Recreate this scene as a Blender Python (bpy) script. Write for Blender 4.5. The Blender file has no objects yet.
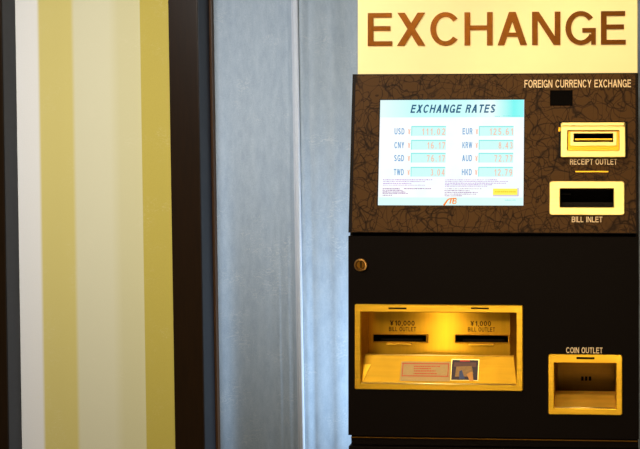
import bpy, bmesh, math, random
from mathutils import Vector, Matrix
random.seed(7)
C = bpy.context.scene.collection
SC = bpy.context.scene

# ------------------------------------------------------------------ camera
F, PX, PY = 768.0, 569.0, 165.0            # focal length and principal point in pixels
YAW = math.radians(2.3)
CAMZ, D = 1.40, 1.60
CAM = Vector((0, -D, CAMZ))
def ray(px, py):
    return Matrix.Rotation(YAW, 3, 'Z') @ Vector(((px - PX) / F, 1.0, (PY - py) / F))
def at(px, py, Y):
    d = ray(px, py)
    return CAM + d * ((Y - CAM.y) / d.y)
cd = bpy.data.cameras.new('camera'); cam = bpy.data.objects.new('camera', cd); C.objects.link(cam)
cd.sensor_width = 36; cd.sensor_fit = 'HORIZONTAL'; cd.lens = F / 640 * 36
cd.shift_x = (320 - PX) / 640; cd.shift_y = (PY - 224.5) / 640
cd.clip_start = 0.02
cam.location = CAM; cam.rotation_euler = (math.pi / 2, 0, YAW)
SC.camera = cam

# ------------------------------------------------------------------ materials
def srgb(r, g, b):
    f = lambda c: (c / 255 / 12.92) if c / 255 <= .04045 else ((c / 255 + .055) / 1.055) ** 2.4
    return (f(r), f(g), f(b), 1)
def new_mat(name):
    m = bpy.data.materials.new(name); m.use_nodes = True
    nt = m.node_tree; b = nt.nodes['Principled BSDF']
    return m, nt, b
def noise(nt, scale, detail=4, rough=.6, stretch=(1, 1, 1), dist=0):
    tc = nt.nodes.new('ShaderNodeTexCoord'); mp = nt.nodes.new('ShaderNodeMapping')
    mp.inputs['Scale'].default_value = stretch
    n = nt.nodes.new('ShaderNodeTexNoise')
    n.inputs['Scale'].default_value = scale; n.inputs['Detail'].default_value = detail
    n.inputs['Roughness'].default_value = rough; n.inputs['Distortion'].default_value = dist
    nt.links.new(tc.outputs['Object'], mp.inputs['Vector']); nt.links.new(mp.outputs['Vector'], n.inputs['Vector'])
    return n.outputs['Fac']
def ramp(nt, fac, stops):
    r = nt.nodes.new('ShaderNodeValToRGB'); e = r.color_ramp.elements
    while len(e) < len(stops): e.new(.5)
    for el, (p, c) in zip(e, stops): el.position = p; el.color = c
    if fac is not None: nt.links.new(fac, r.inputs['Fac'])
    return r.outputs['Color']
def bump(nt, b, fac, strength, dist=.001):
    bp = nt.nodes.new('ShaderNodeBump'); bp.inputs['Strength'].default_value = strength; bp.inputs['Distance'].default_value = dist
    nt.links.new(fac, bp.inputs['Height']); nt.links.new(bp.outputs['Normal'], b.inputs['Normal'])
def mul(c, k): return (c[0] * k, c[1] * k, c[2] * k, 1)
def plain(name, col, rough=.5, metal=0, var=.12, scale=60, stretch=(1, 1, 1), spec=.5, bmp=0):
    m, nt, b = new_mat(name)
    n = noise(nt, scale, stretch=stretch)
    nt.links.new(ramp(nt, n, [(.25, mul(col, 1 - var)), (.75, mul(col, 1 + var))]), b.inputs['Base Color'])
    b.inputs['Roughness'].default_value = rough; b.inputs['Metallic'].default_value = metal
    b.inputs['Specular IOR Level'].default_value = spec
    if bmp: bump(nt, b, n, bmp)
    return m
def glow(name, col, strength):
    m, nt, b = new_mat(name)
    n = noise(nt, 120)
    nt.links.new(ramp(nt, n, [(.2, mul(col, .98)), (.8, mul(col, 1.02))]), b.inputs['Emission Color'])
    b.inputs['Base Color'].default_value = (.01, .01, .01, 1); b.inputs['Roughness'].default_value = .6
    b.inputs['Specular IOR Level'].default_value = .1
    b.inputs['Emission Strength'].default_value = strength
    return m
def brass(name, col, rough=.34, bmp=.03, var=.10, stretch=(.12, 1, 2.2)):
    m, nt, b = new_mat(name)
    n = noise(nt, 70, stretch=stretch, detail=2)
    s = noise(nt, 22, detail=3)
    nt.links.new(ramp(nt, n, [(.25, mul(col, 1 - var)), (.75, mul(col, 1 + var))]), b.inputs['Base Color'])
    b.inputs['Metallic'].default_value = 1
    mr = nt.nodes.new('ShaderNodeMapRange'); mr.inputs['To Min'].default_value = max(rough - .04, .31); mr.inputs['To Max'].default_value = rough + .12
    mr.inputs['From Min'].default_value = .3; mr.inputs['From Max'].default_value = .7
    nt.links.new(s, mr.inputs['Value']); nt.links.new(mr.outputs['Result'], b.inputs['Roughness'])
    return m

M = {}
M['black'] = plain('black_coated_steel', (.0030, .0014, .0006, 1), .6, spec=.06, scale=300)
M['rim'] = plain('dark_rim', (.0055, .0026, .001, 1), .5, spec=.1, scale=200)
M['void'] = plain('dark_cavity', (.002, .0013, .0008, 1), .8, spec=.04, scale=200)
M['roller'] = plain('dark_roller', (.008, .0055, .0035, 1), .7, scale=200, spec=.08)
M['brass'] = brass('brushed_brass', (.78, .44, .03, 1))
def m_satin():
    m, nt, b = new_mat('satin_brass'); col = (.56, .285, .014, 1)
    nt.links.new(ramp(nt, noise(nt, 50, detail=2, stretch=(2, 1, .15)), [(.3, mul(col, .93)), (.7, mul(col, 1.05))]), b.inputs['Base Color'])
    b.inputs['Metallic'].default_value = 1; b.inputs['Roughness'].default_value = .30; b.inputs['Anisotropic'].default_value = 1; b.inputs['Anisotropic Rotation'].default_value = .25
    return m
M['tray'] = m_satin()
M['tray_floor'] = brass('worn_brass', (.42, .225, .015, 1), .40)
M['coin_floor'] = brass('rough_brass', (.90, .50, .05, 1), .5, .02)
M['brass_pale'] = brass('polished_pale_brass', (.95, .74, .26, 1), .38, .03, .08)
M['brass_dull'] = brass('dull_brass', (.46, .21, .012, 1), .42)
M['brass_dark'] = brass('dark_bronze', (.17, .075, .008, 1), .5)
M['lock'] = brass('lock_metal', (.42, .22, .06, 1), .34, .05)
M['cream_ink'] = plain('cream_lettering', srgb(236, 206, 158), .6, scale=150)
M['dark_ink'] = plain('dark_lettering', (.018, .008, .002, 1), .7, spec=.1, scale=150)
M['red_ink'] = plain('red_print', srgb(205, 70, 20), .7, scale=150)
M['paper'] = plain('notice_paper', srgb(188, 150, 84), .65, scale=250, var=.07)
M['sign_letter'] = plain('bronze_letter', (.11, .034, .0015, 1), .36, .9, scale=80)

def m_pattern():
    m, nt, b = new_mat('crackle_print')
    tc = nt.nodes.new('ShaderNodeTexCoord')
    nz = nt.nodes.new('ShaderNodeTexNoise'); nz.inputs['Scale'].default_value = 14; nz.inputs['Detail'].default_value = 2
    nt.links.new(tc.outputs['Object'], nz.inputs['Vector'])
    prev = None
    def combine(out):
        nonlocal prev
        if prev is None: prev = out; return
        mm = nt.nodes.new('ShaderNodeMath'); mm.operation = 'MULTIPLY'
        nt.links.new(prev, mm.inputs[0]); nt.links.new(out, mm.inputs[1]); prev = mm.outputs[0]
    def lo(out, w, low=.2):
        mr = nt.nodes.new('ShaderNodeMapRange'); mr.inputs['From Max'].default_value = w; mr.inputs['To Min'].default_value = low
        nt.links.new(out, mr.inputs['Value']); combine(mr.outputs['Result'])
    for sc_, off, w, amp in ((27, 9.1, .04, .08),):
        ad = nt.nodes.new('ShaderNodeVectorMath'); ad.operation = 'MULTIPLY_ADD'
        nt.links.new(nz.outputs['Color'], ad.inputs[0]); ad.inputs[1].default_value = (amp, amp, amp)
        nt.links.new(tc.outputs['Object'], ad.inputs[2])
        mp = nt.nodes.new('ShaderNodeMapping'); mp.inputs['Location'].default_value = (off, off, off); mp.inputs['Rotation'].default_value = (0, off, 0)
        nt.links.new(ad.outputs[0], mp.inputs['Vector'])
        v = nt.nodes.new('ShaderNodeTexVoronoi'); v.feature = 'DISTANCE_TO_EDGE'; v.inputs['Scale'].default_value = sc_
        nt.links.new(mp.outputs['Vector'], v.inputs['Vector']); lo(v.outputs['Distance'], w, .3)
    for sc_, st, w in ((20, (1, 1, .6), .015), (17, (.5, 1, 1.4), .013), (24, (1.3, 1, .5), .017), (30, (1, 1, 1), .02), (13, (.8, 1, 1), .010)):
        n = noise(nt, sc_, detail=1, rough=.4, stretch=st, dist=.6)
        x = nt.nodes.new('ShaderNodeMath'); x.operation = 'SUBTRACT'; x.inputs[1].default_value = .5; nt.links.new(n, x.inputs[0])
        y = nt.nodes.new('ShaderNodeMath'); y.operation = 'ABSOLUTE'; nt.links.new(x.outputs[0], y.inputs[0]); lo(y.outputs[0], w, .15)
    nt.links.new(ramp(nt, prev, [(0, PAT_DARK), (1, PAT_LIGHT)]), b.inputs['Base Color'])
    b.inputs['Roughness'].default_value = .55; b.inputs['Specular IOR Level'].default_value = .1
    return m
PAT_DARK, PAT_LIGHT = (.008, .0028, .0004, 1), (.072, .031, .0062, 1)
M['pattern'] = m_pattern()

def fibres(nt, scale=30):
    """long thin paper fibres: the ridges of a warped noise"""
    n = noise(nt, scale, detail=2, rough=.5, stretch=(1, 1, 2.2), dist=1.8)
    a = nt.nodes.new('ShaderNodeMath'); a.operation = 'SUBTRACT'; a.inputs[1].default_value = .5; nt.links.new(n, a.inputs[0])
    c = nt.nodes.new('ShaderNodeMath'); c.operation = 'ABSOLUTE'; nt.links.new(a.outputs[0], c.inputs[0])
    r = nt.nodes.new('ShaderNodeMapRange'); r.inputs['From Max'].default_value = .026; r.inputs['To Min'].default_value = 1; r.inputs['To Max'].default_value = 0
    nt.links.new(c.outputs[0], r.inputs['Value'])
    g = noise(nt, scale * .35, detail=2)                     # fibres only here and there
    gr = nt.nodes.new('ShaderNodeMapRange'); gr.inputs['From Min'].default_value = .52; gr.inputs['From Max'].default_value = .66
    nt.links.new(g, gr.inputs['Value'])
    mm = nt.nodes.new('ShaderNodeMath'); mm.operation = 'MULTIPLY'; nt.links.new(r.outputs['Result'], mm.inputs[0]); nt.links.new(gr.outputs['Result'], mm.inputs[1])
    return mm.outputs[0]
def mix(nt, fac, a, bcol, mode='MIX', k=1.0):
    x = nt.nodes.new('ShaderNodeMix'); x.data_type = 'RGBA'; x.blend_type = mode
    if fac is not None:
        f = nt.nodes.new('ShaderNodeMath'); f.operation = 'MULTIPLY'; f.inputs[1].default_value = k
        nt.links.new(fac, f.inputs[0]); nt.links.new(f.outputs[0], x.inputs[0])
    else: x.inputs[0].default_value = k
    for s, i in ((a, 6), (bcol, 7)):
        if hasattr(s, 'default_value'): nt.links.new(s, x.inputs[i])
        else: x.inputs[i].default_value = s
    return x.outputs[2]
def m_paper(name, base_fn, fibre_col, k, grain=.05):
    m, nt, b = new_mat(name)
    base = base_fn(nt)
    gr = noise(nt, 420, detail=3, rough=.7)
    g2 = ramp(nt, gr, [(.3, (1 - grain,) * 3 + (1,)), (.7, (1 + grain,) * 3 + (1,))])
    base = mix(nt, None, base, g2, 'MULTIPLY', 1)
    fb = fibres(nt)
    nt.links.new(mix(nt, fb, base, fibre_col, 'MIX', k), b.inputs['Base Color'])
    b.inputs['Roughness'].default_value = .62; b.inputs['Specular IOR Level'].default_value = .25
    bump(nt, b, gr, .12, .0008)
    return m

# ------------------------------------------------------------------ mesh helpers
class Frame:
    """a flat panel of the machine: u to the right, v up the panel, n towards the viewer"""
    def __init__(s, O, tilt):
        s.O = Vector(O); s.u = Vector((1, 0, 0)); s.v = Vector((0, math.sin(tilt), math.cos(tilt))); s.n = Vector((0, -math.cos(tilt), math.sin(tilt)))
    def uv(s, px, py, h=0):
        d = ray(px, py); o = s.O + s.n * h
        p = CAM + d * ((o - CAM).dot(s.n) / d.dot(s.n)) - s.O
        return p.dot(s.u), p.dot(s.v)
    def rect(s, x0, y0, x1, y1, h=0):
        ym, xm = (y0 + y1) / 2, (x0 + x1) / 2
        return (s.uv(x0, ym, h)[0], s.uv(xm, y1, h)[1], s.uv(x1, ym, h)[0], s.uv(xm, y0, h)[1])   # u0 v0 u1 v1
    def P(s, u, v, h): return s.O + s.u * u + s.v * v + s.n * h

def wpos(o):
    p = Vector((0, 0, 0))
    while o: p = p + o.location; o = o.parent
    return p
def link(name, bm, mat, parent=None, smooth=False, label=None, origin=None, recalc=True):
    if recalc: bmesh.ops.recalc_face_normals(bm, faces=bm.faces)
    co = [v.co for v in bm.verts]
    if origin is None:
        origin = Vector([(min(c[i] for c in co) + max(c[i] for c in co)) / 2 for i in range(3)])
    bmesh.ops.translate(bm, verts=bm.verts, vec=-Vector(origin))
    me = bpy.data.meshes.new(name); bm.to_mesh(me); bm.free()
    for p in me.polygons: p.use_smooth = smooth
    me.materials.append(mat)
    o = bpy.data.objects.new(name, me); C.objects.link(o)
    if parent: o.parent = parent
    o.location = Vector(origin) - (wpos(parent) if parent else Vector((0, 0, 0)))
    if label: o['label'] = label
    return o
def bm_box(bm, x0, x1, y0, y1, z0, z1):
    vs = [bm.verts.new((x, y, z)) for x in (x0, x1) for y in (y0, y1) for z in (z0, z1)]
    for f in ((0, 1, 3, 2), (4, 6, 7, 5), (0, 4, 5, 1), (2, 3, 7, 6), (0, 2, 6, 4), (1, 5, 7, 3)):
        bm.faces.new([vs[i] for i in f])
def bevel(bm, w, seg=2):
    bmesh.ops.bevel(bm, geom=list(bm.edges), offset=w, segments=seg, profile=.6, affect='EDGES', clamp_overlap=True)
def rrect(r, rad, n=5):
    u0, v0, u1, v1 = r; pts = []
    rad = max(rad, 1e-5)
    for cx, cy, a in ((u1 - rad, v1 - rad, 0), (u0 + rad, v1 - rad, 90), (u0 + rad, v0 + rad, 180), (u1 - rad, v0 + rad, 270)):
        for k in range(n + 1):
            t = math.radians(a + 90 * k / n); pts.append((cx + rad * math.cos(t), cy + rad * math.sin(t)))
    return pts
def inset(r, d): return (r[0] + d, r[1] + d, r[2] - d, r[3] - d)
def loops(bm, fr, seq, cap0=False, cap1=False, close=False):
    """bridge rounded rectangles [(rect, radius, height), ...]"""
    L = [[bm.verts.new(fr.P(u, v, h)) for u, v in rrect(r, rad)] for r, rad, h in seq]
    n = len(L[0]); pairs = list(zip(L, L[1:])) + ([(L[-1], L[0])] if close else [])
    for a, b in pairs:
        for i in range(n): bm.faces.new((a[i], a[(i + 1) % n], b[(i + 1) % n], b[i]))
    if cap0: bm.faces.new(L[0])
    if cap1: bm.faces.new(L[-1])
def slab(fr, r, h0, h1, rad=.001, bv=.0006):
    bm = bmesh.new()
    loops(bm, fr, [(r, rad, h0), (r, rad, h1 - bv), (inset(r, bv), max(rad - bv, 1e-5), h1)], True, True)
    return bm
def ring(fr, ro, ri, h0, h1, rad_o=.004, rad_i=.001, bv=.001):
    bm = bmesh.new()
    loops(bm, fr, [(ro, rad_o, h0), (ro, rad_o, h1 - bv), (inset(ro, bv), max(rad_o - bv, 1e-5), h1),
                   (inset(ri, -bv), rad_i + bv, h1), (ri, rad_i, h1 - bv), (ri, rad_i, h0)], close=True)
    return bm
def holed(fr, r, holes, h0, h1, bm=None):
    bm = bm or bmesh.new()
    us = sorted({r[0], r[2], *[x for q in holes for x in (q[0], q[2])]}); vs = sorted({r[1], r[3], *[x for q in holes for x in (q[1], q[3])]})
    inh = lambda u, v: any(q[0] < u < q[2] and q[1] < v < q[3] for q in holes)
    nu, nv = len(us) - 1, len(vs) - 1
    solid = lambda i, j: 0 <= i < nu and 0 <= j < nv and not inh((us[i] + us[i + 1]) / 2, (vs[j] + vs[j + 1]) / 2)
    cache = {}
    def V(i, j, h):
        if (i, j, h) not in cache: cache[(i, j, h)] = bm.verts.new(fr.P(us[i], vs[j], h))
        return cache[(i, j, h)]
    for i in range(nu):
        for j in range(nv):
            if not solid(i, j): continue
            for h in (h0, h1): bm.faces.new((V(i, j, h), V(i + 1, j, h), V(i + 1, j + 1, h), V(i, j + 1, h)))
            for (di, dj, a, b) in ((-1, 0, (i, j), (i, j + 1)), (1, 0, (i + 1, j), (i + 1, j + 1)), (0, -1, (i, j), (i + 1, j)), (0, 1, (i, j + 1), (i + 1, j + 1))):
                if not solid(i + di, j + dj):
                    bm.faces.new((V(*a, h0), V(*b, h0), V(*b, h1), V(*a, h1)))
    return bm
def arc(cx, cy, rx, ry, a0, a1, s, n=None):
    """ring sector of stroke s as a list of quads"""
    n = n or max(4, int(abs(a1 - a0) / 9)); q = []
    P = lambda a, k: (cx + (rx - k) * math.cos(math.radians(a)), cy + (ry - k) * math.sin(math.radians(a)))
    o = [P(a0 + (a1 - a0) * i / n, 0) for i in range(n + 1)]; i_ = [P(a0 + (a1 - a0) * i / n, s) for i in range(n + 1)]
    return [('strip', o, i_)]
def rc(x0, y0, x1, y1): return [('strip', [(x0, y0), (x0, y1)], [(x1, y0), (x1, y1)])]
def dg(xb, yb, xt, yt, w): return [('strip', [(xb, yb), (xt, yt)], [(xb + w, yb), (xt + w, yt)])]
def line(pts, s):
    L, R = [], []
    for i, p in enumerate(pts):
        a, b = pts[max(i - 1, 0)], pts[min(i + 1, len(pts) - 1)]; dx, dy = b[0] - a[0], b[1] - a[1]; q = math.hypot(dx, dy) or 1
        L.append((p[0] - dy / q * s / 2, p[1] + dx / q * s / 2)); R.append((p[0] + dy / q * s / 2, p[1] - dx / q * s / 2))
    return [('strip', L, R)]
def ell(cx, cy, rx, ry, a0, a1, n=10): return [(cx + rx * math.cos(math.radians(a0 + (a1 - a0) * i / n)), cy + ry * math.sin(math.radians(a0 + (a1 - a0) * i / n))) for i in range(n + 1)]
def glyph(c, s):
    d = s * 1.18; h = s / 2
    if c == 'E': return .62, rc(0, 0, s, 1) + rc(s, 0, .62, s) + rc(s, 1 - s, .605, 1) + rc(s, .53 - h, .575, .53 + h)
    if c == 'F': return .57, rc(0, 0, s, 1) + rc(s, 1 - s, .57, 1) + rc(s, .51 - h, .52, .51 + h)
    if c == 'H': return .71, rc(0, 0, s, 1) + rc(.71 - s, 0, .71, 1) + rc(s, .53 - h, .71 - s, .53 + h)
    if c == 'I': return s, rc(0, 0, s, 1)
    if c == 'L': return .55, rc(0, 0, s, 1) + rc(s, 0, .55, s)
    if c == 'T': return .62, rc(0, 1 - s, .62, 1) + rc(.31 - h, 0, .31 + h, 1 - s)
    if c == 'A': return .74, dg(0, 0, .37 - d / 2, 1, d) + dg(.74 - d, 0, .37 - d / 2, 1, d) + rc(.20, .25, .54, .25 + s * .9)
    if c == 'N': return .71, rc(0, 0, s, 1) + rc(.71 - s, 0, .71, 1) + dg(.71 - d, 0, 0, 1, d)
    if c == 'X': return .72, dg(0, 0, .71 - d * 1.1, 1, d * 1.1) + dg(.72 - d * 1.1, 0, .01, 1, d * 1.1)
    if c == 'C': return .74, arc(.385, .5, .385, .51, 38, 322, s)
    if c == 'G': return .76, arc(.385, .5, .385, .51, 38, 332, s) + rc(.76 - s * .82, 0, .76, .50) + rc(.42, .50 - s * .95, .76 - s * .82, .50)
    if c == 'O': return .78, arc(.39, .5, .39, .51, 0, 360, s, 36)
    if c == 'U': return .70, rc(0, .33, s, 1) + rc(.70 - s, .33, .70, 1) + arc(.35, .34, .35, .35, 180, 360, s)
    if c in 'PRB':
        q = rc(0, 0, s, 1)
        if c == 'B':
            q += rc(s, 1 - s, .36, 1) + rc(s, .52 - h, .38, .52 + h) + rc(s, 0, .38, s) + arc(.36, .76 - h / 2, .25, .24 + h / 2, -90, 90, s) + arc(.38, .26 + h / 2, .27, .26 + h / 2, -90, 90, s)
            return .65, q
        q += rc(s, 1 - s, .37, 1) + rc(s, .45, .37, .45 + s) + arc(.37, .725, .27, .275, -90, 90, s)
        if c == 'R': q += dg(.66 - d, 0, .34, .46, d)
        return .66, q
    if c == 'D': return .70, rc(0, 0, s, 1) + rc(s, 0, .33, s) + rc(s, 1 - s, .33, 1) + arc(.33, .5, .37, .5, -90, 90, s)
    if c == 'S': return .64, line(ell(.32, .745, .32 - h, .255 - h, 25, 270) + ell(.32, .265 , .32 - h, .265 - h, 90, -155)[0:], s)
    if c == 'Y': return .70, dg(.35 - d / 2, .40, 0, 1, d) + dg(.35 - d / 2, .40, .70 - d, 1, d) + rc(.35 - h, 0, .35 + h, .42)
    if c == '\u00a5': return .66, dg(.33 - d / 2, .44, 0, 1, d) + dg(.33 - d / 2, .44, .66 - d, 1, d) + rc(.33 - h, 0, .33 + h, .46) + rc(.08, .36, .58, .36 + s * .7) + rc(.08, .16, .58, .16 + s * .7)
    if c == 'K': return .70, rc(0, 0, s, 1) + dg(s, .38, .68 - d, 1, d) + dg(.70 - d, 0, .26, .56, d)
    if c == 'W': return .96, dg(.20, 0, 0, 1, s) + dg(.20, 0, .48 - h, 1, s) + dg(.76 - s, 0, .48 - h, 1, s) + dg(.76 - s, 0, .96 - s, 1, s)
    if c == '0': return .56, arc(.28, .5, .28, .5, 0, 360, s, 28)
    if c == '1': return .40, rc(.40 - s, 0, .40, 1) + dg(.04, .68, .40 - s, 1 - s * .4, s)
    if c == '2': return .56, line(ell(.28, .72, .28 - h, .28 - h, 165, -35) + [(h, h)], s) + rc(0, 0, .56, s)
    if c == '3': return .56, line(ell(.27, .74, .26 - h, .26 - h, 150, -90), s) + line(ell(.27, .27, .29 - h, .27 - h, 90, -150), s)
    if c == '4': return .58, rc(.58 - s * 1.6, 0, .58 - s * .6, 1) + rc(0, .24, .58, .24 + s) + dg(0, .28, .58 - s * 1.6, 1, s)
    if c == '5': return .56, rc(.06, 1 - s, .52, 1) + rc(.06, .48, .06 + s, 1) + line(ell(.27, .32, .29 - h, .32 - h, 130, -150), s)
    if c == '6': return .56, arc(.28, .31, .28, .31, 0, 360, s, 24) + line(ell(.36, .42, .36 - h, .58 - h, 180, 75), s)
    if c == '7': return .54, rc(0, 1 - s, .54, 1) + dg(.12, 0, .54 - s, 1 - s, s)
    if c == '8': return .56, arc(.28, .74, .25, .26, 0, 360, s, 24) + arc(.28, .28, .28, .28, 0, 360, s, 24)
    if c == '9': return .56, arc(.28, .69, .28, .31, 0, 360, s, 24) + line(ell(.20, .58, .36 - h, .58 - h, 0, -105), s)
    if c == '.': return s * 1.1, rc(0, 0, s * 1.1, s * 1.1)
    if c == ',': return s * 1.1, dg(0, -.14, s * .3, s, s)
    return .30, []
def text_bm(txt, fr, x0, x1, ytop, ybase, h, thick=.0004, shear=0, sw=.14, gap=.13, bm=None):
    """grotesque capitals drawn from strokes, fitted into a box on the panel"""
    bm = bm or bmesh.new(); u0, v0, u1, v1 = fr.rect(x0, ytop, x1, ybase, h)
    adv, gl = 0, []
    for c in txt:
        w, parts = glyph(c, sw); gl.append((adv, parts)); adv += w + gap
    tot = adv - gap + shear; k = 0
    for off, parts in gl:
        for _, A, B in parts:
            k = (k + 1) % 7; up = thick + k * thick * .02
            m = lambda p: (u0 + (off + p[0] + shear * p[1]) / tot * (u1 - u0), v0 + p[1] * (v1 - v0))
            L = []
            for a, b in zip(A, B):
                a, b = m(a), m(b)
                L.append([bm.verts.new(fr.P(*a, h)), bm.verts.new(fr.P(*b, h)), bm.verts.new(fr.P(*b, h + up)), bm.verts.new(fr.P(*a, h + up))])
            for p, q in zip(L, L[1:]):
                for j in range(4): bm.faces.new((p[j], p[(j + 1) % 4], q[(j + 1) % 4], q[j]))
            bm.faces.new(L[0]); bm.faces.new(L[-1])
    return bm
def px_rects(fr, rects, h, thick=.0003, bm=None):
    bm = bm or bmesh.new()
    for x0, y0, x1, y1 in rects:
        loops(bm, fr, [(fr.rect(x0, y0, x1, y1, h), 1e-5, h), (fr.rect(x0, y0, x1, y1, h), 1e-5, h + thick)], True, True)
    return bm
def stroke(fr, pts, w, h, thick, bm):
    """a flat ribbon through pixel points, w pixels wide (tapering when w is a pair per point)"""
    n = len(pts); L = []
    for i, p in enumerate(pts):
        a, b = pts[max(i - 1, 0)], pts[min(i + 1, n - 1)]
        dx, dy = b[0] - a[0], b[1] - a[1]; q = math.hypot(dx, dy) or 1
        ww = (w[i] if isinstance(w, (list, tuple)) else w) / 2
        s1 = fr.uv(p[0] - dy / q * ww, p[1] + dx / q * ww, h); s2 = fr.uv(p[0] + dy / q * ww, p[1] - dx / q * ww, h)
        L.append([bm.verts.new(fr.P(*s1, h)), bm.verts.new(fr.P(*s2, h)), bm.verts.new(fr.P(*s2, h + thick)), bm.verts.new(fr.P(*s1, h + thick))])
    for a, b in zip(L, L[1:]):
        for k in range(4): bm.faces.new((a[k], a[(k + 1) % 4], b[(k + 1) % 4], b[k]))
    bm.faces.new(L[0]); bm.faces.new(L[-1])
def cyl(fr, px, py, prof, bm=None, n=40):
    """lathe about the panel normal: prof = [(radius, height)]"""
    bm = bm or bmesh.new(); cu, cv = fr.uv(px, py, prof[0][1]); L = []
    for r, h in prof:
        L.append([bm.verts.new(fr.P(cu + r * math.cos(2 * math.pi * k / n), cv + r * math.sin(2 * math.pi * k / n), h)) for k in range(n)])
    for a, b in zip(L, L[1:]):
        for i in range(n): bm.faces.new((a[i], a[(i + 1) % n], b[(i + 1) % n], b[i]))
    bm.faces.new(L[0]); bm.faces.new(L[-1])
    return bm

# ------------------------------------------------------------------ the machine
SEAM_Z = at(480, 235, 0).z
UP = Frame((0, 0, SEAM_Z), math.radians(4.7)); LO = Frame((0, 0, SEAM_Z), 0)
XL, XR = at(348.3, 300, 0).x, at(639, 300, 0).x
BASE_Z = at(480, 437, 0).z
DEPTH = .40
root = bpy.data.objects.new('currency_exchange_machine', None); C.objects.link(root)
root.location = ((XL + XR) / 2, DEPTH / 2, 0); root.empty_display_size = .2
root['label'] = 'black foreign currency exchange machine with a lit rate screen and brass outlets'
root['category'] = 'currency exchange machine'

VTOP = UP.uv(480, 73.6, 0)[1]
TOP = UP.P(0, VTOP, 0)                                  # front top edge of the leaning head
T = .012                                                # sheet thickness of the fronts
PL = .004                                               # the printed panel stands this far off the head front

# shell: sides, back, top (front is closed by the two front sheets)
bm = bmesh.new()
ft = UP.P(0, VTOP, -T); fm = UP.P(0, 0, -T)
prof = [(T, BASE_Z), (T, SEAM_Z), (ft.y, TOP.z), (DEPTH, TOP.z), (DEPTH, BASE_Z)]
for xa, xb in ((XL, XL + .006), (XR - .006, XR)):
    A = [bm.verts.new((xa, y, z)) for y, z in prof]; B = [bm.verts.new((xb, y, z)) for y, z in prof]
    bm.faces.new(A); bm.faces.new(B)
    for i in range(5): bm.faces.new((A[i], A[(i + 1) % 5], B[(i + 1) % 5], B[i]))
bm_box(bm, XL + .006, XR - .006, DEPTH - .006, DEPTH, BASE_Z, TOP.z)
bm_box(bm, XL + .006, XR - .006, ft.y, DEPTH - .006, TOP.z - .006, TOP.z)
bm_box(bm, XL + .006, XR - .006, T, DEPTH - .006, BASE_Z, BASE_Z + .006)
link('cabinet', bm, M['black'], root)

# openings
R_REC = UP.rect(573.6, 133.6, 613.2, 142.4, PL)
R_INL = UP.rect(560, 188.6, 613.6, 207.4, PL)
R_SCR = UP.rect(378.4, 99.3, 524.2, 205.8, PL)
R_TRI, R_TRO = LO.rect(361.5, 312, 516.4, 383.2), LO.rect(355.2, 304.4, 523.1, 389.7)
R_COI, R_COO = LO.rect(554.4, 362.4, 616, 407.8), LO.rect(548.2, 354.2, 622.3, 414.2)

head = holed(UP, (XL, .004, XR, VTOP), [inset(R_REC, -.001), inset(R_INL, -.001), inset(R_SCR, -.002)], -T, 0)
link('head_front', head, M['rim'], root, label='dark leaning upper front around the printed panel')
R_PAN = (XL + .0085, UP.uv(480, 232.3, PL)[1], XR - .0065, VTOP - .003)
link('printed_panel', holed(UP, R_PAN, [R_REC, R_INL, R_SCR], 0, PL), M['pattern'], root, label='brown panel printed with dark crackled veins')
front = holed(LO, (XL, BASE_Z - SEAM_Z, XR, -.003), [inset(R_TRI, -.001), inset(R_COI, -.001)], -T, 0)
link('front_door', front, M['black'], root, label='plain black lower front')

# base
bm = bmesh.new(); bm_box(bm, XL + .004, XR - .001, .006, DEPTH, at(480, 447.6, 0).z, BASE_Z - .0065)
bevel(bm, .0015); link('base_band', bm, M['black'], root)
bm = bmesh.new(); bm_box(bm, XL, XR, .001, DEPTH, 0, at(480, 448.2, 0).z)
bevel(bm, .002); link('base_cabinet', bm, M['black'], root)
bm = bmesh.new(); bm_box(bm, XL + .006, XR - .004, .003, DEPTH - .01, BASE_Z - .0065, BASE_Z - .0002)
link('seam_or_crest_strip', bm, M['void'], root)
bm = bmesh.new(); bm_box(bm, XL + .005, XR - .003, .0016, .0058, BASE_Z - .0056, BASE_Z - .0040)
link('trim_strip', bm, M['brass_dark'], root, label='thin brass line along the base seam')

# lock
lk = link('lock', cyl(LO, 361.4, 264.6, [(.0138, -.002), (.0138, .004), (.0128, .0056), (.0106, .006), (.0094, .0042), (.0094, 0)]), M['lock'], root, smooth=False, label='small round brass key lock')
link('lock_core', cyl(LO, 361.4, 264.6, [(.0088, 0), (.0088, .0052), (.0078, .0064), (.003, .0066)]), M['brass_dark'], lk)
bm = bmesh.new(); loops(bm, LO, [(inset(LO.rect(360.3, 261.2, 361.7, 268, .0066), 0), .0004, .0064), (LO.rect(360.3, 261.2, 361.7, 268, .0066), .0004, .0071)], True, True)
link('keyhole', bm, M['void'], lk)

# writing on the fronts
bm = text_bm('FOREIGN CURRENCY EXCHANGE', UP, 524.5, 631, 79.8, 87.4, PL)
link('heading_lettering', bm, M['cream_ink'], root, label='cream FOREIGN CURRENCY EXCHANGE lettering')
link('receipt_lettering', text_bm('RECEIPT OUTLET', UP, 570, 617, 158.9, 164.6, PL), M['cream_ink'], root, label='cream RECEIPT OUTLET lettering')
link('inlet_lettering', text_bm('BILL INLET', UP, 571.8, 602.4, 216.6, 222.2, PL), M['cream_ink'], root, label='cream BILL INLET lettering')
link('coin_lettering', text_bm('COIN OUTLET', LO, 566.2, 602.6, 347.4, 353.2, 0), M['cream_ink'], root, label='cream COIN OUTLET lettering')

# sensor window
link('sensor_window', slab(UP, UP.rect(550, 90.2, 572.6, 105.8, PL), PL, PL + .0012, .001), M['void'], root, label='small black sensor window')

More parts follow.
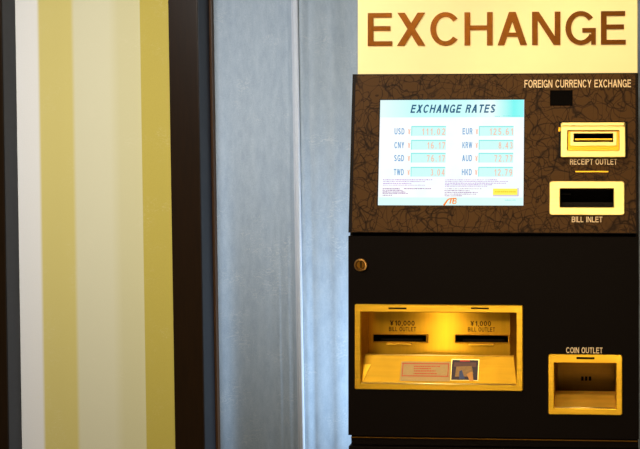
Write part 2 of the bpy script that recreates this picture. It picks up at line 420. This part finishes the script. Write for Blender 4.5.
# receipt outlet: hooded brass mouth
ro = link('receipt_outlet', ring(UP, UP.rect(560.5, 122.6, 625.6, 157.4, .014), UP.rect(567.6, 130.6, 619, 150.4, .014), PL, .014, .003, .002, .0016), M['brass_pale'], root, label='pale brass receipt outlet')
bm = ring(UP, UP.rect(567.6, 130.6, 619, 150.4, .014), R_REC, PL, .0075, .0015, .0008, .0008)
link('inner_plate', bm, M['brass'], ro)
link('mouth_rim', ring(UP, UP.rect(570.2, 131.4, 616.8, 146.0, .010), inset(R_REC, .0005), .0062, .0105, .001, .0006, .0008), M['brass_pale'], ro)
bm = bmesh.new(); loops(bm, UP, [(R_REC, .0006, PL), (R_REC, .0006, -.05)], False, True)
link('slot', bm, M['void'], ro)
link('slot_lip', slab(UP, UP.rect(574.6, 138.4, 612.4, 140.2, .004), -.02, .004, .0003, .0002), M['brass'], ro)
link('hood', slab(UP, UP.rect(562, 122.4, 624.6, 126.0, .017), PL, .019, .0012, .001), M['brass_pale'], ro)
link('hinge_pin', slab(UP, UP.rect(558.4, 127, 560.6, 131.6, PL + .006), PL, PL + .006, .0008), M['brass'], ro)
link('base_plate', ring(UP, UP.rect(558.6, 121.4, 627.6, 158.0, PL + .001), inset(R_REC, -.0002), PL, PL + .0012, .001, .0004, .0004), M['rim'], ro)
# pilot slit under the receipt outlet
link('indicator_slit', slab(UP, UP.rect(575.4, 170.9, 608.4, 172.3, PL), PL, PL + .001, .0003, .0002), M['brass'], root, label='thin brass slit')

# bill inlet
bi = link('bill_inlet', ring(UP, UP.rect(549.2, 181, 624.6, 215.2, .008), inset(R_INL, .0002), PL, .008, .006, .0008, .0014), M['brass_pale'], root, label='pale brass bill inlet frame')
bm = bmesh.new(); loops(bm, UP, [(R_INL, .0006, PL), (R_INL, .0006, -.07)], False, True)
link('mouth', bm, M['void'], bi)
link('feed_table', slab(UP, UP.rect(560.6, 202.2, 613, 207.2, 0), -.05, -.004, .0005), M['roller'], bi)
for x in (572, 602):
    link('feed_roller', cyl(UP, x, 204.6, [(.0035, -.0038), (.0035, -.002), (.0028, -.001)], n=20), M['roller'], bi)
bm = bmesh.new(); loops(bm, UP, [(UP.rect(561, 193, 570, 194.2, -.02), 1e-5, -.06), (UP.rect(561, 193, 570, 194.2, -.02), 1e-5, -.02)], True, True)
link('feed_guide', bm, M['roller'], bi)

# ------------------------------------------------------------------ screen
def m_screen():
    m, nt, b = new_mat('lit_screen')
    n = noise(nt, 18, detail=2)
    nt.links.new(ramp(nt, n, [(.3, (.90, 1, .98, 1)), (.7, (1, 1, 1, 1))]), b.inputs['Emission Color'])
    b.inputs['Emission Strength'].default_value = 1.02
    b.inputs['Base Color'].default_value = (.01, .01, .01, 1); b.inputs['Roughness'].default_value = .5; b.inputs['Specular IOR Level'].default_value = .1
    return m
SH = .0012
scr = link('screen', slab(UP, inset(R_SCR, .0008), -.01, SH, .0006, .0002), m_screen(), root, label='lit white exchange rate screen')
link('screen_bezel', ring(UP, inset(R_SCR, -.0004), inset(R_SCR, .0008), -.009, PL + .0006, .0008, .0004, .0002), M['rim'], scr)
def m_header():
    m, nt, b = new_mat('screen_header')
    tc = nt.nodes.new('ShaderNodeTexCoord'); sx = nt.nodes.new('ShaderNodeSeparateXYZ'); nt.links.new(tc.outputs['Generated'], sx.inputs[0])
    c = ramp(nt, sx.outputs[0], [(0, srgb(232, 255, 252)), (.25, srgb(196, 252, 250)), (.6, srgb(205, 255, 252)), (.78, srgb(236, 255, 253)), (.93, srgb(122, 248, 244)), (1, srgb(150, 255, 250))])
    e = c.node.color_ramp.elements
    nt.links.new(c, b.inputs['Emission Color']); b.inputs['Emission Strength'].default_value = 1
    b.inputs['Base Color'].default_value = (.01, .01, .01, 1); b.inputs['Specular IOR Level'].default_value = .1
    return m
link('header_band', px_rects(UP, [(380.2, 100, 523.9, 117.3)], SH), m_header(), scr)
G = {k: glow(*v) for k, v in dict(
    title=('screen_title_ink', srgb(10, 88, 128), 1), code=('screen_code_ink', srgb(110, 165, 215), 1), rate=('screen_rate_ink', srgb(250, 190, 165), 1),
    box=('screen_box_fill', srgb(208, 253, 250), 1), edge=('screen_box_edge', srgb(120, 235, 230), 1), purple=('screen_note_ink', srgb(178, 125, 215), 1),
    purple2=('screen_dark_note_ink', srgb(150, 85, 170), 1),
    button=('screen_button_fill', srgb(255, 246, 90), 1), button_ink=('screen_button_ink', srgb(240, 200, 30), 1), grey=('screen_line', srgb(205, 190, 225), 1),
    orange=('screen_emblem_ink', srgb(255, 140, 25), 1), foot=('screen_footer', srgb(222, 255, 250), 1)).items()}
H1, H2 = SH + .0003, SH + .0006
link('title_lettering', text_bm('EXCHANGE RATES', UP, 410.4, 496.2, 104.6, 112.8, H1, .0002, shear=.26, sw=.185, gap=.2), G['title'], scr, label='blue slanted EXCHANGE RATES title')
link('footer_band', px_rects(UP, [(378.6, 197.5, 522.9, 205.3)], SH, .0002), G['foot'], scr)
rows = [(0, 126.6), (0, 140.4), (0, 153.4), (0, 167.4)]
data = [('USD', '111.02', 'EUR', '125.61'), ('CNY', '16.17', 'KRW', '8.43'), ('SGD', '76.17', 'AUD', '72.77'), ('TWD', '3.04', 'HKD', '12.79')]
dx = [0, -.2, -.4, -.7]
for k, ((_, y), (a, av, b_, bv_)) in enumerate(zip(rows, data)):
    s = dx[k]
    for code, val, cx, yx, bx0, bx1 in ((a, av, 394.6, 408, 411.6, 446), (b_, bv_, 462.6, 475.6, 479.2, 513.6)):
        cx, yx, bx0, bx1 = cx + s, yx + s, bx0 + s, bx1 + s
        bx = link('rate_box', px_rects(UP, [(bx0, y, bx1, y + 9.2)], SH, .0003), G['box'], scr)
        rim = px_rects(UP, [(bx0, y - .5, bx1, y + .4), (bx0 - .2, y - .5, bx0 + .5, y + 9.2)], H1, .0001)
        tmp = rim
        link('box_edge', tmp, G['edge'], scr)
        link('currency_code', text_bm(code, UP, cx, cx + 9.8, y + 1.6, y + 7.8, H1, .0002, sw=.17, gap=.2), G['code'], scr)
        link('yen_sign', text_bm('¥', UP, yx, yx + 2.6, y + 2.4, y + 7.8, H1, .0002, sw=.16), G['rate'], scr)
        wdt = {6: 23.4, 5: 18, 4: 14}[len(val)]
        link('rate_figures', text_bm(val, UP, bx1 - .8 - wdt, bx1 - .8, y + 1.8, y + 8.2, H2, .0002, sw=.14, gap=.34), G['rate'], scr)
def blur_lines(specs, h):
    bm = bmesh.new()
    for x0, x1, y, th in specs:
        x = x0
        while x < x1 - .6:
            w = random.uniform(.7, 2.4); w = min(w, x1 - x)
            px_rects(UP, [(x, y + random.uniform(-.15, .15), x + w, y + th)], h, .0001, bm); x += w + random.uniform(.25, .6)
    return bm
for col, spec in ((G['purple'], [(383, 433, 179.5, .6), (383, 425, 181.3, .5), (383, 412, 183.2, .6), (383, 425, 185, .4)]),
                  (G['purple'], [(445, 498, 179.6, .5), (445, 508, 181.2, .5), (445, 507, 182.9, .6), (445, 492, 184.5, .6), (445, 488, 186, .5)]),
                  (G['purple2'], [(382.6, 400, 188.4, .7), (404, 432, 188.3, .7), (382.6, 403, 190.1, .6), (382.6, 406, 191.7, .7), (382.6, 408, 193.2, .6), (382.6, 392, 195, .6)]),
                  (G['purple2'], [(444.6, 482, 188.6, .4), (444.6, 470, 190.4, .6), (444.6, 478, 192.2, .6), (444.6, 476, 193.9, .5), (444.6, 462, 195.6, .5)])):
    link('notice_print', blur_lines(spec, H1), col, scr)
bt = link('touch_button', px_rects(UP, [(493, 188.6, 517.4, 195)], H1, .0003), G['button'], scr, label='yellow touch button')
link('button_edge', px_rects(UP, [(517.5, 188, 518.6, 196.2), (493, 195.2, 518.6, 196.2)], H1, .0003), G['grey'], scr)
link('button_print', blur_lines([(495, 516, 191.2, 1.1)], H2 + .0002), G['button_ink'], scr)
# orange three-letter travel emblem at the foot of the screen
bm = bmesh.new()
stroke(UP, [(443.8, 205.4), (445.4, 203.2), (447, 200.8), (448.4, 199.2), (450, 198.6)], [1.8, 1.7, 1.5, 1.2, .8], H1, .0003, bm)
stroke(UP, [(448.2, 199.4), (450.4, 198.6), (453, 198.4), (456.4, 198.4)], 1.0, H1, .0002, bm)
stroke(UP, [(451.3, 198.8), (450.6, 201.2), (450, 203.6)], 1.3, H1, .0004, bm)
stroke(UP, [(453.6, 198.6), (453.1, 201), (452.7, 203.6)], 1.2, H1, .0005, bm)
stroke(UP, [(453.4, 198.7), (455.4, 198.6), (456.4, 199.4), (455.8, 200.7), (453.6, 201)], .9, H1, .0006, bm)
stroke(UP, [(453.4, 201), (455.6, 200.9), (456.3, 202), (455.6, 203.4), (452.9, 203.6)], .9, H1, .0007, bm)
link('emblem', bm, G['orange'], scr, label='small orange slanted letter emblem')
for spec in ((505, 516, 199.8, .6), (495, 500, 116, .6), (503, 520, 115.6, .5)): link('status_line', blur_lines([spec], H2), G['edge'], scr)

# ------------------------------------------------------------------ bill outlet tray
tr = link('bill_outlet_tray', ring(LO, R_TRO, R_TRI, 0, .0052, .0035, .0006, .0014), M['brass'], root, label='wide brass tray with two bill outlets')
BK = -.046                                               # depth of the back plate
zl = R_TRI[1]; FD = -.022; zs = LO.uv(440, 354.6, FD)[1]             # front lip and back edge of the sloping floor
u0, v0, u1, v1 = R_TRI
ub1 = LO.uv(510, 330, BK)[0]; ub0 = u0 + .001
def quad(bm, *p): bm.faces.new([bm.verts.new(LO.P(*q)) for q in p])
def plate(pts, t, name, mat, parent, label=None):
    """a flat sheet of thickness t: the quad pts pushed along its own back normal"""
    w = [LO.P(*p) for p in pts]; n = (w[1] - w[0]).cross(w[2] - w[0]).normalized()
    if n.dot(CAM - w[0]) < 0: n = -n
    bm = bmesh.new(); A = [bm.verts.new(p) for p in w]; B = [bm.verts.new(p - n * t) for p in w]
    bm.faces.new(A); bm.faces.new(B[::-1])
    for i in range(len(w)): bm.faces.new((A[i], A[(i + 1) % len(w)], B[(i + 1) % len(w)], B[i]))
    return link(name, bm, mat, parent, label=label)
BP = Frame(LO.P(0, 0, BK), 0)
SLOTS = [BP.rect(373.8, 334.6, 426.4, 341.4), BP.rect(455.8, 335.2, 508.2, 342)]
bm = holed(BP, (ub0, zl, ub1, v1 + .004), SLOTS, -.002, 0)
link('back_plate', bm, M['tray'], tr)
plate([(u0, zl, -.001), (u0, v1, -.001), (ub0, v1, BK), (ub0, zl, BK)], .001, 'side_wall', M['brass_dull'], tr)
plate([(u1, zl, -.001), (u1, v1, -.001), (ub1, v1, BK), (ub1, zl, BK)], .001, 'side_wall', M['brass_dull'], tr)
plate([(u0, v1, -.001), (u1, v1, -.001), (ub1, v1 + .003, BK), (ub0, v1 + .003, BK)], .001, 'top_wall', M['brass_dull'], tr)
plate([(u0, zl, -.001), (u1, zl, -.001), (u1, zs, FD), (u0, zs, FD)], .0015, 'sloping_plate', M['tray_floor'], tr)
# rolled front edge and the fold between floor and back plate
def bar(fr, x0, x1, y, h, r, name, mat, parent):
    bm = bmesh.new(); ua, va = fr.uv(x0, y, h); ub, _ = fr.uv(x1, y, h); n = 12
    L = [[bm.verts.new(fr.P(u, va + r * math.cos(2 * math.pi * k / n), h + r * math.sin(2 * math.pi * k / n))) for k in range(n)] for u in (ua, ub)]
    for i in range(n): bm.faces.new((L[0][i], L[0][(i + 1) % n], L[1][(i + 1) % n], L[1][i]))
    bm.faces.new(L[0]); bm.faces.new(L[1])
    return link(name, bm, mat, parent, smooth=True)
bar(LO, 361.6, 516.4, 383, .0036, .0017, 'rolled_lip', M['brass_pale'], tr)
bar(LO, 362.2, 515.6, 354.6, FD, .0011, 'plate_fold', M['brass_pale'], tr)
# bracket rail standing along the left wall
link('guide_rail', slab(LO, LO.rect(364.0, 313, 366.4, 358, -.03), -.046, -.03, .0004, .0003), M['brass_dull'], tr)
# vent slits in the top of the frame
for a, b_ in ((388.6, 406.6), (471, 489)):
    bm = bmesh.new()
    px_rects(LO, [(a, 307.5, b_, 309.1)], .0050, .0006, bm)
    link('vent_slit', bm, M['void'], tr)
# the two bill slots
for r, (x0, x1, y0, y1) in zip(SLOTS, ((373, 428.2, 333.9, 342.6), (455, 509.8, 334.5, 343.2))):
    s = link('bill_slot', ring(BP, BP.rect(x0, y0, x1, y1), inset(r, .0002), 0, .004, .0012, .0006, .0008), M['brass_dull'], tr)
    bm = bmesh.new(); loops(bm, BP, [(r, .0004, -.001), (r, .0004, -.05)], False, True)
    link('slot_cavity', bm, M['void'], s)
    link('slot_shutter', slab(BP, (r[0] + .014, r[1] + .001, r[2] - .010, r[1] + .0045), -.014, -.005, .0004), M['roller'], s)
    cx = (r[0] + r[2]) / 2
    link('catch_tab', slab(BP, (cx - .028, r[1] - .0058, cx + .026, r[1] - .0022), .0005, .008, .001), M['brass'], s)
bm = text_bm('¥10,000', BP, 390, 414.6, 320.6, 325.6, 0, sw=.15, gap=.16); text_bm('BILL OUTLET', BP, 389, 416, 326.9, 331.2, 0, sw=.15, gap=.16, bm=bm)
link('outlet_lettering', bm, M['dark_ink'], tr, label='dark ¥10,000 BILL OUTLET lettering')
bm = text_bm('¥1,000', BP, 470.4, 491, 321, 326, 0, sw=.15, gap=.16); text_bm('BILL OUTLET', BP, 468, 495, 327.3, 331.6, 0, sw=.15, gap=.16, bm=bm)
link('outlet_lettering', bm, M['dark_ink'], tr, label='dark ¥1,000 BILL OUTLET lettering')
# things stuck on the sloping floor
FL = Frame(LO.P(0, zl, -.001), 0); dvec = Vector((0, -FD - .001, zs - zl)).normalized()
FL.v = dvec; FL.n = Vector((0, -dvec.z, dvec.y))
nt_ = link('paper_notice', slab(FL, FL.rect(400.6, 361.6, 450.4, 381.2, .0004), .0002, .0008, .0003, .0001), M['paper'], tr, label='paper notice with a red border')
bm = px_rects(FL, [(402.2, 363.2, 448.6, 364.1), (402.2, 375.6, 448.6, 376.5), (402.2, 363.2, 403, 376.5), (447.8, 363.2, 448.6, 376.5)], .0008, .0002)
for x0, x1, y in ((414, 440, 365.8), (414, 431, 368), (414, 435.6, 370.4), (413.6, 437, 373)):
    x = x0
    while x < x1:
        w = random.uniform(.8, 2.2); px_rects(FL, [(x, y, min(x + w, x1), y + 1.1)], .0008, .0002, bm); x += w + .45
link('red_print', bm, M['red_ink'], nt_)
pic = link('picture_sticker', slab(FL, FL.rect(451, 359.2, 478.8, 380.6, .0004), .0002, .001, .0004, .0001), M['brass_pale'], tr, label='small picture sticker of a hand taking notes')
dk = plain('picture_dark', srgb(52, 30, 34), .6, scale=200, var=.3)
link('picture_field', px_rects(FL, [(451.6, 360, 478, 380)], .001, .0003), dk, pic)
link('picture_slot', px_rects(FL, [(454, 362.4, 476, 366.8)], .0013, .0002), plain('picture_brown', srgb(96, 58, 44), .6), pic)
link('red_mark', px_rects(FL, [(460, 360.2, 470, 361.6)], .0013, .0004), plain('picture_red', srgb(190, 40, 16), .6), pic)
bm = bmesh.new()
def poly(fr, pts, h, t, bm):
    A = [bm.verts.new(fr.P(*fr.uv(x, y, h), h)) for x, y in pts]; B = [bm.verts.new(fr.P(*fr.uv(x, y, h), h + t)) for x, y in pts]
    bm.faces.new(A); bm.faces.new(B[::-1])
    for i in range(len(pts)): bm.faces.new((A[i], A[(i + 1) % len(pts)], B[(i + 1) % len(pts)], B[i]))
poly(FL, [(456.4, 366.6), (471.6, 366), (473.4, 374), (470, 376.4), (455, 376.6)], .0015, .0003, bm)
link('printed_note', bm, plain('picture_note', srgb(150, 110, 52), .6, scale=400, var=.35), pic)
bm = bmesh.new(); poly(FL, [(459.4, 371), (462, 370), (463.4, 375), (465, 378.8), (459, 379)], .0018, .0003, bm)
link('printed_cuff', bm, plain('picture_blue', srgb(58, 66, 100), .6), pic)
bm = bmesh.new(); poly(FL, [(466.4, 374.4), (469, 372.6), (472.4, 371.8), (473, 376), (473.4, 380.8), (469.4, 381.2), (468.4, 377.6)], .0018, .0003, bm)
REFL = bmesh.new(); poly(FL, [(362.6, 364.4), (371.2, 364.4), (363, 381)], .0003, .0012, REFL); link('reflection_patch', REFL, M['brass'], tr)  # added brass triangle: a reflection on the plate put into a shape
link('printed_hand', bm, plain('picture_hand', srgb(205, 135, 50), .6), pic)

# ------------------------------------------------------------------ coin outlet
co = link('coin_outlet', ring(LO, R_COO, R_COI, 0, .0052, .0042, .0008, .0014), M['brass'], root, label='square brass coin outlet')
CB = -.125
u0, v0, u1, v1 = R_COI
zb = LO.uv(586, 391, CB)[1]; zf = LO.uv(586, 391, -.042)[1]
plate([(u0, zb - .03, CB), (u1, zb - .03, CB), (u1, v1 + .02, CB), (u0, v1 + .02, CB)], .002, 'back_plate', M['brass_dark'], co)  # darker metal: the shade inside the recess is put into its colour
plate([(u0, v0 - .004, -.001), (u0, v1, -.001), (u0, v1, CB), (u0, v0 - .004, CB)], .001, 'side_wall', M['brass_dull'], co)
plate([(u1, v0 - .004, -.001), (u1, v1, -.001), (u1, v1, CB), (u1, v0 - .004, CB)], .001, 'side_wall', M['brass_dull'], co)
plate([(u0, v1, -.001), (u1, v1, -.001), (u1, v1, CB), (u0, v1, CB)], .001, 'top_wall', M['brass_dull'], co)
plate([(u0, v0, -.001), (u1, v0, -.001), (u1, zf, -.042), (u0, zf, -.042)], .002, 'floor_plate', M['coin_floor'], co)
bar(LO, 554.6, 615.8, 407.4, .0036, .0013, 'rolled_lip', M['brass_pale'], co)
link('vent_slit', px_rects(LO, [(576.4, 357, 594.6, 359.2)], .0050, .0006), M['void'], co)
CBF = Frame(LO.P(0, 0, CB), 0)
bm = bmesh.new()
for x in (582.4, 586.2, 590):
    loops(bm, CBF, [(CBF.rect(x - 1.3, 376.4, x + 1.3, 380.6), .0006, 0), (CBF.rect(x - 1.3, 376.4, x + 1.3, 380.6), .0006, .001)], True, True)
link('drain_holes', bm, M['void'], co)

# ------------------------------------------------------------------ sign board on top
SF = Frame((0, .052, TOP.z), 0)
sg = bpy.data.objects.new('exchange_sign', None); C.objects.link(sg)
r = SF.rect(357.6, -60, 637.6, 73, 0); r = (r[0], 0.0006, r[2], r[3])
sg.location = ((r[0] + r[2]) / 2, .07, TOP.z)
sg['label'] = 'cream EXCHANGE sign board standing on top of the black machine'; sg['category'] = 'sign'
def m_sign():
    m, nt, b = new_mat('cream_sign_face')
    n = noise(nt, 9, detail=2)
    col = srgb(236, 216, 158)
    nt.links.new(ramp(nt, n, [(.3, mul(col, .97)), (.7, mul(col, 1.02))]), b.inputs['Base Color'])
    b.inputs['Emission Color'].default_value = srgb(252, 228, 146); b.inputs['Emission Strength'].default_value = SIGN_E
    b.inputs['Roughness'].default_value = .45; b.inputs['Specular IOR Level'].default_value = .3
    return m
SIGN_E = .27
link('sign_board', slab(SF, r, -.036, 0, .002, .0016), m_sign(), sg)
link('sign_lettering', text_bm('EXCHANGE', SF, 368, 625.8, 12.2, 45.4, .0001, .0022, sw=.143, gap=.125), M['sign_letter'], sg, label='bronze EXCHANGE lettering')

# ------------------------------------------------------------------ partition behind
YP = .62; TILT = math.radians(.93)
zm = at(200, 224.5, YP).z
def X(px, Y=YP): return at(px, 224.5, Y).x
def struct(o, label, cat):
    o['kind'] = 'structure'; o['label'] = label; o['category'] = cat
    return o
def tilt(o): o.rotation_euler.y = -TILT          # the partition stands a touch off plumb
def yellow(nt):
    tc = nt.nodes.new('ShaderNodeTexCoord'); sx = nt.nodes.new('ShaderNodeSeparateXYZ'); nt.links.new(tc.outputs['Object'], sx.inputs[0])
    xa, xb = X(0), X(180)
    mr = nt.nodes.new('ShaderNodeMapRange'); mr.inputs['From Min'].default_value = xa - YO.x; mr.inputs['From Max'].default_value = xb - YO.x
    nt.links.new(sx.outputs[0], mr.inputs['Value'])
    W, Y1, CR, CR2, Y2 = (.80, .79, .76, 1), (.62, .53, .18, 1), (.66, .63, .43, 1), (.61, .57, .33, 1), (.49, .395, .075, 1)
    p = lambda px: px / 180
    return ramp(nt, mr.outputs['Result'], [(0, W), (p(40), W), (p(43), mul(Y1, 1.03)), (p(60), Y1), (p(74), Y1), (p(78), CR), (p(112), CR), (p(122), CR2), (p(143.6), CR2), (p(144.2), Y2), (1, Y2)])
def sheet(xs, ys, z0, z1, t=.006):
    bm = bmesh.new(); nz = 2
    A = []
    for x, y in zip(xs, ys): A.append([bm.verts.new((x, y + k, z)) for k, z in ((0, z0), (0, z1), (t, z1), (t, z0))])
    for a, b in zip(A, A[1:]):
        for k in range(4): bm.faces.new((a[k], a[(k + 1) % 4], b[(k + 1) % 4], b[k]))
    bm.faces.new(A[0]); bm.faces.new(A[-1])
    return bm
Z0, Z1 = .012, 2.50
YO = Vector(((X(4) + X(190)) / 2, YP, zm))
xs = [X(8)] + [X(143.8), X(143.9)] + [X(178)]
bm = sheet(xs, [YP, YP, YP - .004, YP - .004], Z0, Z1)
M['washi_yellow'] = m_paper('yellow_banded_paper', yellow, (.80, .74, .55, 1), .18, .04)
o = link('window_1', bm, M['washi_yellow'], None, origin=YO); tilt(o)
struct(o, 'translucent paper panel with cream and yellow vertical bands', 'window panel')

def blue(nt):
    n = noise(nt, 60, detail=3, stretch=(1, 1, .35))
    return ramp(nt, n, [(.3, (.27, .345, .445, 1)), (.7, (.335, .415, .515, 1))])
ctrl = [(205, .002), (214, .002), (232, .008), (252, .012), (272, .010), (286, .004), (294, -.004), (298, -.012), (301, -.015), (304, -.0135), (312, -.008), (330, -.001), (350, .008), (400, .014), (440, .006), (446, -.008), (452, -.012), (520, .008), (600, .006), (606, -.010), (612, -.012), (700, .008), (760, .01)]
def fold(px):
    for (a, ya), (b, yb) in zip(ctrl, ctrl[1:]):
        if a <= px <= b:
            t = (px - a) / (b - a); t = t * t * (3 - 2 * t); return (ya + (yb - ya) * t) * 1.7
    return 0
pxs = [205 + i * 1.0 for i in range(556)]
BO = Vector((X(280), YP, zm))
M['washi_blue'] = m_paper('blue_fibre_paper', blue, (.62, .68, .70, 1), .42, .10)
o = link('wall_back', sheet([X(p) for p in pxs], [YP + .020 + fold(p) for p in pxs], Z0, Z1), M['washi_blue'], None, origin=BO, smooth=True); tilt(o)
struct(o, 'pale blue folded paper wall panel with fine fibres', 'wall panel')
M['seam'] = m_paper('pale_crest_paper', lambda nt: ramp(nt, noise(nt, 50), [(.3, (.47, .53, .64, 1)), (.7, (.51, .57, .67, 1))]), (.7, .72, .76, 1), .2, .05)  # paler tone paints the light caught by the fold crest
sp = [293.4 + .5 * i for i in range(19)]
o2 = link('seam_or_crest_strip', sheet([X(p) for p in sp], [YP + .0196 + fold(p) - .004 - .003 * math.sin(math.pi * (p - 293.4) / 9) for p in sp], Z0, Z1, .002), M['seam'], o, origin=BO, smooth=True, label='paler vertical strip with the fold crest highlight put into its colour')

M['wood'] = plain('dark_brown_lacquer', (.011, .0042, .0006, 1), .36, spec=.2, scale=26, stretch=(8, 8, .4), var=.3)
M['strip'] = plain('slate_sheen', (.018, .018, .021, 1), .38, spec=.4, scale=60)
M['bead'] = plain('red_brown_bead', (.055, .020, .004, 1), .4, scale=40, stretch=(4, 4, .4))
PD = .052
def post(name, xf0, xf1, label, bead_px=None):
    bm = bmesh.new(); bm_box(bm, xf0, xf1, YP - PD, YP + .03, Z0, Z1); bevel(bm, .0012)
    org = Vector(((xf0 + xf1) / 2, YP, zm))
    o = link(name, bm, M['wood'], None, origin=org); tilt(o); struct(o, label, 'post')
    bm = bmesh.new(); bm_box(bm, xf1 - .001, xf1 + .0015, YP - PD + .003, YP + .01, Z0, Z1)  # added sheet: the side's glossy reflection put into a grey colour
    link('side_sheen_strip', bm, M['strip'], o, origin=org, label='slate grey strip added for the reflection on the post side')
    if bead_px:
        a, b_ = bead_px; bm = bmesh.new(); bm_box(bm, X(a), X(b_), YP + .010, YP + .034, Z0, Z1); bevel(bm, .001)
        c = link('bead', bm, M['bead'], o, origin=org)
    return o
post('trim_1', X(171.6, YP - PD), X(200.6, YP - PD), 'dark brown wooden post between the yellow and blue panels', (210.4, 213.0))
xr = X(4.6, YP - PD)
post('trim_2', xr - .083, xr, 'dark wooden post at the left end of the yellow banded panel')

# the partition goes on to both sides of the view
M['plaster'] = plain('cream_plaster', (.50, .45, .34, 1), .7, scale=30)
for nm, x0, x1, lab in (('wall_left', -3.0, xr - .090, 'plain cream wall running on left of the wooden post'), ('wall_right', X(757), 2.0, 'plain cream wall running on right of the blue paper panel')):
    bm = bmesh.new(); bm_box(bm, x0, x1, YP, YP + .05, Z0, Z1 + .08)
    struct(link(nm, bm, M['plaster']), lab, 'wall')

# floor and ceiling of the hall
M['floor'] = plain('brown_stone_floor', (.30, .24, .16, 1), .4, scale=9)
M['ceiling'] = plain('off_white_ceiling', (.55, .5, .42, 1), .8, scale=12)
bm = bmesh.new(); bm_box(bm, -3, 2, -4, 1.4, -.05, 0)
o = link('floor', bm, M['floor']); o['kind'] = 'structure'; o['label'] = 'brown stone floor under the machine'; o['category'] = 'floor'
bm = bmesh.new(); bm_box(bm, -3, 2, -4, 1.4, 2.60, 2.65)
o = link('ceiling', bm, M['ceiling']); o['kind'] = 'structure'; o['label'] = 'off-white ceiling above the machine'; o['category'] = 'ceiling'

# ------------------------------------------------------------------ light
def area(name, loc, target, size, power, col, sy=None, spread=180):
    l = bpy.data.lights.new(name, 'AREA'); l.energy = power; l.color = col; l.size = size; l.spread = math.radians(spread)
    if sy: l.shape = 'RECTANGLE'; l.size_y = sy
    o = bpy.data.objects.new(name, l); C.objects.link(o); o.location = loc
    o.rotation_euler = (Vector(target) - Vector(loc)).to_track_quat('-Z', 'Y').to_euler()
    return o
def spot(name, loc, target, ang, power, col, blend=.4, r=.05):
    l = bpy.data.lights.new(name, 'SPOT'); l.energy = power; l.color = col; l.spot_size = math.radians(ang); l.spot_blend = blend; l.shadow_soft_size = r
    o = bpy.data.objects.new(name, l); C.objects.link(o); o.location = loc
    o.rotation_euler = (Vector(target) - Vector(loc)).to_track_quat('-Z', 'Y').to_euler()
    return o
area('ceiling_lamp_warm', (-.7, -2.2, 2.5), (-.2, 0, 1.5), .9, 7, (1, .80, .52), .5, 90)
area('ceiling_lamp_neutral', (-1.4, -1.0, 2.5), (-1.35, .62, 1.15), .7, 21, (1, .98, .95), None, 110)
area('streak_fill_light', (-.74, -2.0, 1.35), (-.45, 0, 1.35), .03, 1.1, (1, .80, .5), 2.0, 60)  # added narrow light behind the camera, makes the tray's bright streak
area('metal_fill_light', (.08, -2.3, 1.1), (0.05, 0, 1.15), .5, 1.8, (1, .82, .55), 1.3, 60)  # added unseen panel light that brightens the metal frames
spot('downlight_over_machine', (.12, -.75, 2.5), (.0, .0, 1.45), 36, 30, (1, .80, .5), .6)
spot('cool_fill_behind_machine', (-.16, .48, .62), (-.70, .62, .90), 80, 46, (.62, .82, 1), .35, .04)  # added hidden spot, cools and brightens the lower blue panel
w = bpy.data.worlds.new('world'); SC.world = w; w.use_nodes = True
bg = w.node_tree.nodes['Background']; bg.inputs[0].default_value = (1, .78, .50, 1); bg.inputs[1].default_value = .18

SC.view_settings.view_transform = 'Standard'; SC.view_settings.look = 'None'
SC.view_settings.exposure = 0; SC.view_settings.gamma = 1; SC.view_settings.use_curve_mapping = False
